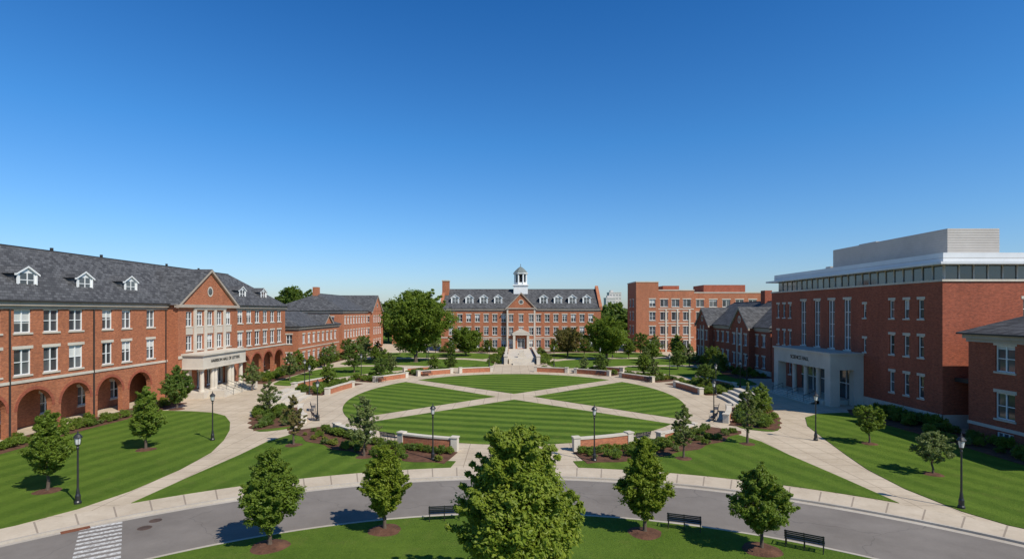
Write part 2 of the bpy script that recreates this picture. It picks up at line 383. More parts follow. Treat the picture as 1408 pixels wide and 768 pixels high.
# ------------------------------------------------------------------ ground
def arcpts(cx,cy,R,a0,a1,n):
    return [(cx+R*math.cos(math.radians(a0+(a1-a0)*i/n)),cy+R*math.sin(math.radians(a0+(a1-a0)*i/n))) for i in range(n+1)]
def sheet(name,pts,z,mat,thick=0,parent=None):
    A=sum(pts[i][0]*pts[(i+1)%len(pts)][1]-pts[(i+1)%len(pts)][0]*pts[i][1] for i in range(len(pts)))
    if A<0: pts=pts[::-1]
    n=len(pts); mb=MB()
    mb.add([(x,y,z) for x,y in pts],[tuple(range(n))])
    if thick:
        for i in range(n):
            a=pts[i]; c=pts[(i+1)%n]
            mb.add([(a[0],a[1],z-thick),(c[0],c[1],z-thick),(c[0],c[1],z),(a[0],a[1],z)],[(0,1,2,3)])
    return mb.obj(name,M[mat],parent)
def smoothpoly(pts,it=2):
    for _ in range(it):
        q=[]
        for i in range(len(pts)):
            a=pts[i]; c=pts[(i+1)%len(pts)]
            q.append((a[0]*.8+c[0]*.2,a[1]*.8+c[1]*.2)); q.append((a[0]*.2+c[0]*.8,a[1]*.2+c[1]*.8))
        pts=q
    return pts
def annulus(name,cx,cy,r0,r1,z0,z1,mat,a0=0,a1=360,n=180,parent=None):
    mb=MB(); i0=arcpts(cx,cy,r0,a0,a1,n); i1=arcpts(cx,cy,r1,a0,a1,n)
    for k in range(n):
        a,b_,c,d=i0[k],i0[k+1],i1[k+1],i1[k]
        mb.add([(*a,z1),(*d,z1),(*c,z1),(*b_,z1)],[(0,1,2,3)])
        if z0<z1:
            mb.add([(*a,z0),(*b_,z0),(*b_,z1),(*a,z1)],[(0,3,2,1)])
            mb.add([(*d,z0),(*c,z0),(*c,z1),(*d,z1)],[(0,1,2,3)])
    return mb.obj(name,M[mat],parent)
sheet('ground',[(-2500,-2500),(2500,-2500),(2500,4000),(-2500,4000)],-.2,'grassF')
RC=(0,4.1)
annulus('road',0,4.1,28.9,36.3,0,-.12,'asphalt')
slab=arcpts(0,4.1,36.3,-20,200,150)
slab=slab+[(-95,slab[-1][1]),(-95,205),(95,205),(95,slab[0][1])]
sheet('pavement',slab,0,'walk',.2)
annulus('sidewalk',0,4.1,36.46,38.7,0,.004,'sidewalk',-20,200)
annulus('road_kerb',0,4.1,36.285,36.46,-.15,.008,'kerb',-20,200)
annulus('road_kerb',0,4.1,28.72,28.915,-.15,.01,'kerb')
annulus('road_gutter',0,4.1,35.85,36.29,0,-.116,'kerb')
sheet('lawn',arcpts(0,4.1,28.74,0,360,160)[:-1],.0,'grassF',.2)

def wedge(a_mid,name,mat):
    hw=1.55; pts=[]
    cx,cy=.3,78; A,B=22.6,28.2
    n=60; a0=math.radians(a_mid-45); a1=math.radians(a_mid+45)
    def rr(t): return 1/math.sqrt((math.cos(t)/A)**2+(math.sin(t)/B)**2)
    d=math.asin(hw/24.8)
    for i in range(n+1):
        t=a0+d+(a1-a0-2*d)*i/n; pts.append((cx+rr(t)*math.cos(t),cy+rr(t)*math.sin(t)))
    am=math.radians(a_mid); pts.append((cx+hw*1.414*math.cos(am)*1.2,cy+hw*1.414*math.sin(am)*1.2))
    sheet(name,pts,.035,mat,.05)
wedge(90,'lawn','grassH'); wedge(-90,'lawn','grassH'); wedge(180,'lawn','grassD1'); wedge(0,'lawn','grassD2')

def RR(a): return (RC[0]+38.75*math.cos(math.radians(a)),RC[1]+38.75*math.sin(math.radians(a)))
def mir(pts,dx=.4): return [(-x+dx,y) for x,y in pts]
arcW=[RR(a) for a in np.linspace(128,97,16)]
wl=arcW+[(-4.5,44.3),(-8.6,44.8),(-12,46.4),(-15.6,49.4),(-19.6,53.6),(-21.6,53.9),(-22.6,51),(-22.8,46.3),(-23.4,40.4)]
sheet('lawn',wl,.035,'grassL',.05); sheet('lawn',mir(wl,0.4),.035,'grassR',.05)
sm=smoothpoly([(-25.6,54.6),(-22.2,57),(-24.6,62),(-27.5,67.4),(-31,66.2),(-28.8,61)])
sheet('lawn',sm,.035,'grassL',.05); sheet('lawn',mir(sm,.8),.035,'grassR',.05)
arcA=[RR(a) for a in np.linspace(165,136,16)]
la=[(-60,14)]+arcA+[(-26.4,33.6),(-25.5,37),(-25.2,42),(-25.6,47),(-26.9,51.6),(-28.6,56),(-30.6,60),(-33,63.6),(-35.5,65.6),(-38.5,66.5),(-42.4,67),(-44,67),(-44,46),(-46.5,30)]
sheet('lawn',la,.035,'grassL',.05)
lb=[(60,14)]+[( -x,y) for x,y in arcA]+[(27,33.2),(26.6,37.4),(27,42),(27.9,46),(29.4,52),(31,58),(33.2,62.6),(36,65),(39,65.5),(44,65.6),(44,46),(44.2,30)]
sheet('lawn',lb,.035,'grassR',.05)
b1=smoothpoly([(-40.5,91),(-35,88.5),(-33.5,97),(-28,107),(-21,114.6),(-25,121.5),(-40.5,119.5)],2)
b2=smoothpoly([(-40.5,123.6),(-23,124),(-14,118.5),(-5,116.5),(-3.6,130),(-12,139),(-38,141.5)],2)
b3=smoothpoly([(-38,144.8),(-13,143.5),(-6,138),(-5.5,160),(-38,162)],1)
for k,p in enumerate((b1,b2,b3)):
    g=('grassD1','grassH','grassH')[k]
    sheet('lawn',p,.035,g,.05); sheet('lawn',[(-x+4 if k else -x+1,y) for x,y in p],.035,g,.05)
for s in((-95,-64,100,205),(64,95,100,205)):
    sheet('lawn',[(s[0],s[2]),(s[1],s[2]),(s[1],s[3]),(s[0],s[3])],.035,'grassF',.05)

# crosswalk
xw=MB(); dirn=Vector((-.567,.823)); tan=Vector((-dirn.y,dirn.x))
for i in range(11):
    c=Vector((-19.75,26.2))+dirn*(i*.6)
    if (c-Vector(RC)).length<29.3 : continue
    h=.98; w=.3
    q=[c-tan*h,c+tan*h,c+tan*h+dirn*w,c-tan*h+dirn*w]
    xw.add([(p.x,p.y,-.1155) for p in q],[(0,1,2,3)])
xw.obj('crosswalk_marking',M['paint'])
def cover(x,y,r):
    mb=MB(); mb.lathe(x,y,[(r,-.13),(r,-.112),(r-.04,-.110),(r-.05,-.114)],24); mb.obj('manhole_cover',M['iron'])
cover(-20.6,31.0,.36); cover(-20.7,32.1,.33)
dr=MB(); dd=Vector((-24.4,26.7)).normalized(); tt=Vector((dd.y,-dd.x)); c=Vector(RC)+dd*36.0
for i in range(7):
    p=c+tt*(-.5+i*.16); q=[p-dd*.2,p+tt*.1-dd*.2,p+tt*.1+dd*.2,p+dd*.2]
    dr.hexa([(v.x,v.y,-.14) for v in q]+[(v.x,v.y,-.105) for v in q])
q=[c-tt*.6-dd*.25,c+tt*.7-dd*.25,c+tt*.7+dd*.25,c-tt*.6+dd*.25]
dr.add([(v.x,v.y,-.1125) for v in q],[(0,1,2,3)])
dr.obj('storm_drain',M['rustred'])

# ------------------------------------------------------------------ ellipse ring: walls, beds, shrubs
EC=(.3,78)
def ep(t,off):
    t=math.radians(t); return (EC[0]+(22.6+off)*math.cos(t),EC[1]+(28.2+off)*math.sin(t))
def bed(t0,t1,o0,o1,n=24):
    pts=[ep(t0+(t1-t0)*i/n,o0) for i in range(n+1)]+[ep(t1-(t1-t0)*i/n,o1+.25*math.sin(i*1.3)) for i in range(n+1)]
    sheet('planting_bed',pts,.06,'mulch',.08)
def lowwall(t0,t1,off,h=.95,th=.45,n=14,pil=True):
    e=empty('brick_garden_wall'); W=MB();C=MB()
    def seg(mb,a,b_,o0,o1,z0,z1):
        p=[ep(a,o0),ep(b_,o0),ep(b_,o1),ep(a,o1)]
        mb.hexa([(*q,z0) for q in p]+[(*q,z1) for q in p])
    for i in range(n):
        a=t0+(t1-t0)*i/n; c=t0+(t1-t0)*(i+1)/n
        seg(W,a,c,off,off+th,0,h-.14); seg(C,a,c,off-.06,off+th+.06,h-.14,h)
    if pil:
        dt=1.4*(1 if t1>t0 else -1)
        for a in(t0-dt*.9,t1):
            seg(C,a,a+dt*.9,off-.08,off+th+.08,0,h+.0)
            seg(C,a-.1*dt,a+dt,off-.14,off+th+.14,h+.0,h+.1)
    W.obj('brickwork',M['brick2'],e); C.obj('stone_cap',M['stone'],e)
for mfun in (lambda t:t, lambda t:180-t):
    lowwall(mfun(-77.5),mfun(-67),2.6,1.15); bed(mfun(-79),mfun(-40),3.3,7.0)
    lowwall(mfun(-58),mfun(-47),3.0,.8)
    lowwall(mfun(-33),mfun(-22),4.6,.9); bed(mfun(-36),mfun(-15.5),5.3,10.0)
    lowwall(mfun(4),mfun(17),4.2,.9); bed(mfun(2),mfun(24.5),4.9,11.2)
    lowwall(mfun(30),mfun(43),4.2,.9); bed(mfun(28),mfun(45.5),4.9,10.6)
    lowwall(mfun(50),mfun(63),4.4,.95); bed(mfun(48.5),mfun(66),5.1,10.2)
    lowwall(mfun(68),mfun(80),4.2,1.0)
    lowwall(mfun(12),mfun(24),12.0,.9,pil=True); lowwall(mfun(52),mfun(60),11.5,.9)
    par=None
    for k in range(4):
        e=MB()
        for i in range(12):
            a=mfun(-13+i*1.1); c=mfun(-13+(i+1)*1.1)
            o0=6.0+k*.8; p=[ep(a,o0),ep(c,o0),ep(c,9.6),ep(a,9.6)]
            e.hexa([(*q,k*.3-.01) for q in p]+[(*q,(k+1)*.3-.011) for q in p])
        if k==0: par=empty('stone_seat_steps')
        e.obj('step_%d'%(k+1),M['stone'],par)

# ------------------------------------------------------------------ foliage
def leafcloud(cent,rad,per,size,rng,flat=.9):
    cent=np.asarray(cent); rad=np.asarray(rad); k=len(cent)
    idx=np.repeat(np.arange(k),per); n=len(idx)
    d=rng.normal(size=(n,3)); d/=np.linalg.norm(d,axis=1)[:,None]
    r=rng.random(n)**.6*1.2
    p=cent[idx]+d*(rad[idx]*r)[:,None]*np.array([1,1,.75])
    nrm=d*.6+rng.normal(size=(n,3))*.55+np.array([0.25,-.25,flat]); nrm/=np.linalg.norm(nrm,axis=1)[:,None]
    a=np.cross(nrm,rng.normal(size=(n,3))); a/=np.linalg.norm(a,axis=1)[:,None]
    b=np.cross(nrm,a); s=size*(.6+.8*rng.random(n))[:,None]
    dro=nrm*s*.18
    return np.stack([p-a*s*.6,p+b*s*.34-dro,p+a*s*.62,p-b*s*.34-dro],axis=1).reshape(-1,3)
def prof(kind,h):
    if kind=='ovate': return (math.sin(math.pi*min(1,(h+.06)/.62)*.5) if h<.33 else max(.05,(1-(h-.33)/.67)**.72))
    if kind=='round': return math.sqrt(max(.02,1-(2*h-1)**2*.95))
    if kind=='oak': return max(.1,math.sin(math.pi*min(1,(h+.14)/.95*.5+.0)) if h<.42 else (1-((h-.42)/.6)**2.1)**.6 if h<1.0 else .1)
    return 1
def treemesh(name,H,W,trunk,kind,leaf,clumps,per,size,seed,trunk_r=None,sparse=0):
    rng=np.random.default_rng(seed); R=W/2; z0=trunk; CH=H-trunk
    ph=rng.random(6)*6.28
    cs=[];rs=[]
    tries=0
    while len(cs)<clumps and tries<clumps*20:
        tries+=1
        h=rng.random()**(.9); a=rng.random()*2*math.pi
        pr=float(np.real(prof(kind,h)))
        if rng.random()>pr+.12: continue
        lump=1+.2*math.sin(2*a+ph[0]+5*h)+.15*math.sin(3*a+ph[1]-7*h)+.1*math.sin(5*a+ph[2]+13*h)
        q=rng.random()**.42
        rr=R*pr*lump*q*.92
        cr=(.09+.11*rng.random())*R*(.75+.35*pr)*(1-.35*sparse)
        z=z0+CH*(.05+h*.9)+rng.normal()*.03*CH
        cs.append((rr*math.cos(a),rr*math.sin(a),z)); rs.append(cr)
    for _ in range(int(clumps*.12)):
        h=.05+.9*rng.random(); a=rng.random()*6.28; pr=float(prof(kind,h)); r0=R*pr*.85
        up=.25+.6*h
        for k in range(3):
            rr=r0+k*R*.1; z=z0+CH*(.04+h*.94)+k*R*.1*up
            cs.append((rr*math.cos(a),rr*math.sin(a),z)); rs.append(R*(.085-.02*k))
    for k in range(3): cs.append((rng.normal()*.03*R,rng.normal()*.03*R,z0+CH*(.93+.03*k))); rs.append(R*(.13-.035*k))
    v=leafcloud(cs,rs,per,size,rng)
    nq=len(v)//4
    wood=MB(); tr=trunk_r or H*.014+.02
    pts=[Vector((0,0,-.05))]; seg=7
    for i in range(1,seg+1):
        pts.append(Vector((rng.normal()*.012*H,rng.normal()*.012*H,(H*.9)*i/seg)))
    pts[1].x*=.3;pts[1].y*=.3
    wood.tube(pts[0],pts[0]+Vector((0,0,.25)),tr*1.7,tr*1.15,8)
    for i in range(seg):
        wood.tube(pts[i],pts[i+1],tr*(1.15-i/seg),tr*(1.15-(i+1)/seg)+.006,8)
    order=rng.permutation(len(cs))[:min(len(cs),45)]
    for k in order:
        c=Vector(cs[k]); zt=max(z0*.75,min(c.z-.25*math.hypot(c.x,c.y)-.05*H,H*.85)); f=zt/(H*.9)*seg; i=min(seg-1,int(f)); b0=pts[i].lerp(pts[i+1],f-i)
        mid=b0.lerp(c,.5)+Vector((0,0,-.03*H)); r=tr*(.5-.35*zt/H)
        wood.tube(b0,mid,r,r*.6,5); wood.tube(mid,c,r*.6,r*.15,5)
    nv=len(wood.v); me=bpy.data.meshes.new(name)
    V=wood.v+[tuple(p) for p in v.tolist()]
    F=wood.f+[(nv+4*i,nv+4*i+1,nv+4*i+2,nv+4*i+3) for i in range(nq)]
    me.from_pydata(V,[],F); me.materials.append(M['bark']); me.materials.append(M[leaf])
    mi=np.zeros(len(F),dtype=np.int32); mi[len(wood.f):]=1; me.polygons.foreach_set('material_index',mi)
    return me
def put(name,me,x,y,z=0,s=1,rot=None,parent=None):
    o=bpy.data.objects.new(name,me); o.location=(x,y,z)
    o.scale=(s,s,s) if not isinstance(s,tuple) else s
    o.rotation_euler=(0,0,random.random()*6.28 if rot is None else rot); COL.objects.link(o)
    if parent: o.parent=parent
    return o
def mulchring(x,y,r=.9):
    n=26; ph=random.random()*6; mb=MB()
    ring=[(x+r*(1+.05*math.sin(3*a+ph)+.03*math.sin(7*a))*math.cos(a),y+r*(1+.05*math.sin(3*a+ph))*math.sin(a)) for a in [2*math.pi*i/n for i in range(n)]]
    inn=[(x+(p[0]-x)*.5,y+(p[1]-y)*.5) for p in ring]
    mb.add([(*p,-.0) for p in ring]+[(*p,.11) for p in inn]+[(x,y,.12)],[(i,(i+1)%n,n+(i+1)%n,n+i) for i in range(n)]+[(n+i,n+(i+1)%n,2*n) for i in range(n)])
    mb.obj('mulch_ring',M['mulch'])
def tree(nm,x,y,H,W,trunk,kind,leaf,cl,per,size,seed,mr=.9,**k):
    put(nm,treemesh(nm,H,W,trunk,kind,leaf,cl,per,size,seed,**k),x,y,.03,rot=seed*.7)
    if mr: mulchring(x,y,mr)
tree('young_maple_tree',.2,21.5,7.4,5.3,1.4,'ovate','leafA',760,84,.15,1,1.3,trunk_r=.13)
tree('young_maple_tree',-12.4,28.3,5.0,3.0,.7,'ovate','leafB',400,72,.125,2,.95)
tree('young_maple_tree',-7.0,30.4,4.65,2.8,.75,'ovate','leafA',350,66,.125,3,.9)
tree('young_maple_tree',7.2,30.0,5.2,2.8,.65,'ovate','leafA',370,70,.125,4,.9)
tree('young_maple_tree',12.6,27.9,4.2,3.3,.8,'ovate','leafB',260,62,.13,5,.95,sparse=.3)
tree('young_maple_tree',-31,36.9,5.3,2.9,.9,'ovate','leafB',260,62,.14,6,.95)
tree('young_maple_tree',-31.8,48,5.5,2.9,.8,'ovate','leafB',240,58,.15,7,.95)
tree('young_maple_tree',-41.2,68,5.4,3.8,.6,'ovate','leafC',200,55,.18,8,.9)
tree('young_plum_tree',-19.6,49.6,4.5,2.3,.9,'ovate','leafD',95,36,.14,9,.9,sparse=.6)
tree('young_birch_tree',-12.2,45.6,5.0,2.8,.8,'ovate','leafE',140,42,.14,10,.8,sparse=.5)
tree('young_birch_tree',14.0,45.1,4.4,2.4,.8,'ovate','leafE',125,40,.14,12,.8,sparse=.5)
tree('young_birch_tree',21.3,50,5.4,2.2,.9,'ovate','leafE',115,40,.14,13,.8,sparse=.55)
tree('ornamental_pear_tree',32.4,50.1,3.5,2.5,.9,'round','leafB',120,46,.14,14,.8,sparse=.3)
tree('ornamental_pear_tree',31.0,40.7,3.1,2.6,.9,'round','leafE',140,46,.12,15,.8,sparse=.4)
tree('oak_tree',-22.8,131,17.0,15.4,2.0,'oak','leafB',620,46,.46,20,0,trunk_r=.4)
tree('oak_tree',23.4,137,10.6,10.6,1.2,'oak','leafB',360,42,.38,21,0,trunk_r=.3)
tree('oak_tree',-12.4,149,7.6,9,1.0,'oak','leafB',220,42,.36,22,0,trunk_r=.2)
tree('plum_tree',14.8,147,7.6,8.4,1.0,'oak','leafD',200,42,.34,23,0,trunk_r=.2)
tree('oak_tree',-72,182,20,16,2.5,'oak','leafC',260,50,.7,24,0,trunk_r=.4)
midA=treemesh('linden_tree',5,3.6,.8,'ovate','leafB',130,32,.2,30)
midB=treemesh('hornbeam_tree',4.2,3.4,.7,'round','leafC',130,32,.18,31)
midC=treemesh('serviceberry_tree',4.2,3.0,.7,'ovate','leafE',95,30,.18,32,sparse=.4)
mids=[(-31,108.6,5.6),(-37.8,104,3.8),(-38.6,96,4.9),(-39.5,118,4.3),(-31.5,127,4.2),(35,96,4.3),(34.2,114,3.9),(32.3,126.7,5.5),(38.5,120,5),(39,104,4.2),(30,142,5),(-34,140,4.6),(-7,158,4),(12,158,4),(-39.5,84,4.4),(26,150,5.5),(40,132,5),(-26,152,5),(36,155,6),(43.5,146,6),(-42.5,131,4.6),(-42,142,5),(-42.6,110,4.4),(-31,153,5.5),(20,153,5),
 (33,134,5.2),(28.5,118,4.6),(40.5,112,5),(-26,113,4.4),(-35,132,5.4),(-16,144,4.4),(41.5,139,5.6),(38,147,6),(-40,149,5.5),(30,159,5.5),(-22,159,5)]
for t,o,h in((14,8.5,3.8),(35,8,3.6),(41,9.5,4.2),(56,8,3.6),(63,8.5,3.2),(-25,8.2,3.9)):
    for tt_ in(t,180-t-3): mids.append((*ep(tt_,o),h))
for i,(x,y,h) in enumerate(mids):
    k=i%3; put(('hornbeam_tree','linden_tree','serviceberry_tree')[k],(midB,midA,midC)[k],x,y,.03,h/(4.2,5,4.2)[k])
far=empty('distant_trees')
fm=[treemesh('far_crown',13,13,1.5,'oak','leafC',90,32,1.1,40+i,trunk_r=.3) for i in range(3)]
rr=random.Random(3)
for i in range(180):
    x=-330+660*i/180+rr.uniform(-3,3); y=rr.uniform(218,320)
    put('crown_%d'%i,fm[i%3],x,y,-.2,rr.uniform(.95,1.35),rr.random()*6,far)

def shrubmesh(name,w,h,leaf,cl,per,size,seed):
    rng=np.random.default_rng(seed); cs=[];rs=[]
    for _ in range(cl):
        a=rng.random()*6.28; r=w/2*.75*math.sqrt(rng.random()); z=h*(.2+.6*rng.random()*math.sqrt(max(0,1-(r/(w/2))**2)))
        cs.append((r*math.cos(a),r*math.sin(a),z)); rs.append(w*.15)
    v=leafcloud(cs,rs,per,size,rng); n=len(v)//4
    me=bpy.data.meshes.new(name); me.from_pydata([tuple(p) for p in v.tolist()],[],[(4*i,4*i+1,4*i+2,4*i+3) for i in range(n)]); me.materials.append(M[leaf]); return me
SH=[shrubmesh('shrub_a',1.2,.9,'leafC',26,34,.11,50),shrubmesh('shrub_b',1.1,1.0,'leafB',26,34,.11,51),shrubmesh('shrub_c',1.0,.7,'leafY',22,32,.1,52),
    shrubmesh('shrub_d',1.3,1.1,'leafB',30,32,.12,53),shrubmesh('shrub_e',.9,.7,'leafD',20,28,.1,54),shrubmesh('shrub_f',.9,.75,'leafE',20,28,.1,55)]
def shrubs(pts,s0=.8,s1=1.3,w=(5,4,2,3,1,2),name='shrub_planting'):
    e=empty(name)
    for i,(x,y) in enumerate(pts):
        put('shrub_%d'%i,random.choices(SH,w)[0],x,y,.05,random.uniform(s0,s1),None,e)
def bandpts(t0,t1,o0,o1,n,mf):
    return [ep(mf(random.uniform(t0,t1)),random.uniform(o0,o1)) for i in range(n)]
for mf in (lambda t:t, lambda t:180-t):
    shrubs([ep(mf(-78+i*1.45),4.0+.12*math.sin(i)) for i in range(25)],.7,.95,(5,3,0,1,0,0),'hedge')
    shrubs(bandpts(-78,-42,4.9,6.7,40,mf),.5,.85)
    shrubs(bandpts(-35,-17,5.8,9.6,44,mf))
    shrubs(bandpts(3,23.5,5.4,10.8,60,mf))
    shrubs(bandpts(29,45,5.4,10.2,46,mf))
    shrubs(bandpts(49,65.5,5.6,9.8,44,mf))
    shrubs(bandpts(68,80,5.2,6.4,16,mf))
sheet('planting_bed',[(-46.9,20),(-43.1,20),(-42.8,40),(-43.2,56),(-42.5,66),(-42.6,72.5),(-46.9,72.5)],.06,'mulch',.08)
shrubs([(-43.9+random.uniform(-.4,.3),30+i*.85) for i in range(50)],.6,1.1)
shrubs([(-45.6+random.uniform(-.4,.4),31+i*1.7) for i in range(25)],.7,1.25)
sheet('planting_bed',[(-45,92),(-40.8,91.5),(-41,113),(-44,117),(-46.9,117),(-46.9,92)],.06,'mulch',.08)
shrubs([(random.uniform(-45.8,-41.4),random.uniform(93,115)) for i in range(50)],.9,1.6)
sheet('planting_bed',[(-45.9,119),(-42,119),(-41.5,147),(-45.9,147)],.06,'mulch',.08)
shrubs([(random.uniform(-45.4,-42),random.uniform(119,147)) for i in range(44)],.9,1.7)
sheet('planting_bed',[(39.6,30),(44.3,30),(44.3,67),(41,67.6),(39.2,64),(40,50)],.06,'mulch',.08)
shrubs([(random.uniform(40.2,43.6),random.uniform(31,67)) for i in range(70)],.7,1.35,(6,3,0,3,0,1))
shrubs([(43.5+random.uniform(-.3,.3),56.5+i*1.1) for i in range(8)],1.3,1.8,(6,2,0,3,0,0))
sheet('planting_bed',[(40,99),(47.3,99),(47.3,143),(43,143)],.06,'mulch',.08)
shrubs([(random.uniform(42,46.8),random.uniform(100,142)) for i in range(60)],.9,1.8)
for sx in(-1,1):
    sheet('planting_bed',[(2.6+sx*5,162.3),(2.6+sx*24,162.3),(2.6+sx*24,165.8),(2.6+sx*5,165.8)],.07,'mulch',.08)
    shrubs([(2.6+sx*random.uniform(5.5,23.5),random.uniform(162.8,165)) for i in range(34)],1.1,1.9)
    shrubs([(2.0+sx*random.uniform(4.7,7.5),random.uniform(124,152)) for i in range(34)],.9,1.6)

# ------------------------------------------------------------------ LEFT HALL
b=Bld('brick_academic_hall')
Y0=32; FX=-47; L=114.5-Y0
def U(y): return y-Y0
ops=[]
r2=(5.9,8.4); r3=(9.95,12.2)
wy=[36.8,40.1,43.4,46.6,49.9,53.1,56.4,59.6,64.2,67.4,71.9]+[95.6,98.8,102,105.2,108.4,111.6]
for y in wy:
    w=1.9 if y not in(64.2,67.4,71.9) else 1.6
    for r in(r2,r3): ops.append((U(y)-w/2,U(y)+w/2,*r,'win',dict(nx=2,nz=2)))
ay=[34.5,39.4,44.4,49.4,54.5,59.6,64.7,69.9]+[97,101.8,106.6,111.4]
for y in ay: ops.append((U(y)-2.0,U(y)+2.0,.0,4.35,'arch'))
P=facade(b,(FX,Y0),(0,1),L,0,12.6,ops)
iops=[(U(y)-.8,U(y)+.8,1.1,3.3) for y in ay]
facade(b,(FX-3.2,Y0),(0,1),L,0,4.6,iops)
b.part('arcade_ceiling','white').box(FX-3.2,FX-.56,Y0,Y0+L,4.4,4.5)
b.part('arcade_floor','walk').box(FX-3.2,FX+.0,Y0,Y0+L,-.05,.08)
b.part('belt_course','stone').box(FX-.05,FX+.09,Y0,75.4,5.15,5.42); b.part('belt_course','stone').box(FX-.05,FX+.09,91.3,114.58,5.15,5.42)
facade(b,(FX-16,Y0),(1,0),16,0,12.6,wins(16,[(1.2,3.6),r2,r3],1.6,3.4))
facade(b,(FX,114.5),(-1,0),16,0,12.6,wins(16,[(1.2,3.6),r2,r3],1.6,3.4))
facade(b,(FX-16,114.5),(0,-1),L,0,12.6,[])
roof(b,FX-16,FX,Y0,114.5,13.1,19.2,'y',8,8)
for y in[40.5,48,55.6,63.1,70.7,100,108.5]: dormer(b,P,U(y),-1.8,14.3,2.35,2.3)
for y in (51.6,62,74.9,93.2): b.part('downpipes','gutter').box(FX+.01,FX+.13,y,y+.12,.2,12.4)
for y in(58,66,74,88,97): b.part('roof_vents','gutter').box(FX-8.2,FX-7.95,y,y+.25,19.1,19.6)
PX=-45.5
pv=[]
for i in range(5):
    c=8+(i-2)*2.7
    pv+= [(c-.75,c+.75,6.5,8.6,'win',dict(nx=2,nz=2,lintel=False)),(c-.75,c+.75,9.9,12.0,'win',dict(nx=2,nz=2,lintel=False))]
pv+=[(4.5,6.3,.9,3.9,'door',{}),(7.1,9.1,.9,3.9,'door',{}),(9.9,11.7,.9,3.9,'door',{})]
PP=facade(b,(PX,75.3),(0,1),16,0,12.6,pv)
facade(b,(FX,75.3),(1,0),1.5,0,12.6,[]); facade(b,(PX,91.3),(-1,0),1.5,0,12.6,[])
S=b.part('stone_pilasters','stone')
for i in range(4):
    c=8+(i-1.5)*2.7
    fbox(S,PP,c-.32,c+.32,-.01,.16,5.95,12.25)
fbox(S,PP,3.6,12.4,-.01,.2,12.25,12.5); fbox(S,PP,0.02,15.98,-.01,.12,5.5,5.9)
for i in range(5):
    c=8+(i-2)*2.7; fbox(S,PP,c-.8,c+.8,-.01,.06,8.75,9.7)
b.part('cornice','cornice').box(PX-.3,PX+.36,74.95,91.65,12.55,12.98)
crossgable(b,PP,0,16,0,9,13.0,18.2)
b.part('gable_walls','brick').box(FX-1,PX-.004,75.32,91.28,12.58,13.0)
S=b.part('portico_stone','stone'); x0,x1,y0,y1=-45.49,-42.6,76.2,88.4
S.box(x0,x1,y0,y1,4.1,5.9); S.box(x0,x1+.25,y0-.25,y1+.25,5.9,6.15); S.box(x0,x1+.12,y0-.12,y1+.12,4.0,4.1)
S.box(x0,x1+.3,y0-.3,y1+.3,0,.85)
for y in(76.8,79.5,80.3,84.3,85.1,87.8):
    b.part('portico_columns','stone').lathe(-43.1,y,[(.38,.85),(.38,1.0),(.3,1.1),(.31,2.3),(.26,3.7),(.36,3.85),(.38,4.0)],16)
for y in(76.8,87.8): S.box(-45.4,-44.7,y-.35,y+.35,.85,4.0)
for k in range(5): S.box(x1+.3,x1+.3+.38*(5-k),78,86.6,k*.17,.17*(k+1)-.002)
for y in(77.6,87.0):
    S.box(x1+.31,x1+2.4,y-.3,y+.3,0,1.0)
e=b.finish()
def lettering(txt,loc,rot,size,par,mat='black'):
    cu=bpy.data.curves.new('lettering','FONT'); cu.body=txt; cu.size=size; cu.extrude=.03; cu.align_x='CENTER'; cu.align_y='CENTER'
    o=bpy.data.objects.new('lettering',cu); o.location=loc; o.rotation_euler=rot; COL.objects.link(o); o.data.materials.append(M[mat]); o.parent=par
lettering('HARRISON HALL OF LETTERS',(x1+.02,82.3,5.0),(math.pi/2,0,math.pi/2),.62,e)
def rail(x0,y0,z0,x1,y1,z1,n=3):
    mb=MB()
    for k in range(n):
        t=k/(n-1); x=x0+(x1-x0)*t;y=y0+(y1-y0)*t;z=z0+(z1-z0)*t
        mb.tube((x,y,z-.95),(x,y,z),.025,.025)
    mb.tube((x0,y0,z0),(x1,y1,z1),.03,.03); mb.tube((x0,y0,z0-.45),(x1,y1,z1-.45),.02,.02)
    mb.obj('handrail',M['black'])
for y in(79.8,82.3,84.8): rail(-42.3,y,1.8,-40.2,y,.95)

b=Bld('brick_annex_building')
rw=[(1.0,3.0),(5.0,7.0)]
block(b,-62,-46,119,147,0,8.4,S=wins(16,rw,1.3,3),E=wins(28,rw,1.4,3.1),Wt=[],wm='brick2')
roof(b,-62,-46,119,147,8.8,12.1,'y',8,8,wm='brick2'); b.part('belt_course','stone').box(-46.05,-45.93,119,147,3.9,4.1)
P=frame((-46,119),(0,1)); crossgable(b,P,16,23,.0,6,8.8,11.2,'brick2',False)
b.finish()
b=Bld('brick_residence_hall')
rw=[(1.0,2.9),(4.8,6.7),(8.6,10.5)]
block(b,-66,-46,150,197,0,11.9,S=wins(20,rw,1.3,2.8),E=wins(47,rw,1.4,2.8),wm='brick2')
roof(b,-66,-46,150,197,12.3,17.2,'y',10,10,wm='brick2')
block(b,-50,-44.6,176,190,0,12.0,S=wins(5.4,rw,1.2,2.6,.6),E=wins(14,rw,1.4,2.8),wm='brick2')
P=frame((-44.6,176),(0,1)); crossgable(b,P,0,14,.0,12,12.1,17.2,'brick2')
b.part('chimney','brick2').box(-57,-55.6,158,160,15,19)
b.part('belt_course','stone').box(-46.05,-45.92,150,176,3.6,3.85)
b.finish()
b=Bld('brick_outbuilding')
block(b,-44,-34,203,215,0,11,S=wins(10,[(1,3),(4.5,6.5),(8,10)],1.4,2.6),wm='brick2'); roof(b,-44,-34,203,215,11.3,15,'x',4,4,wm='brick2'); b.finish()

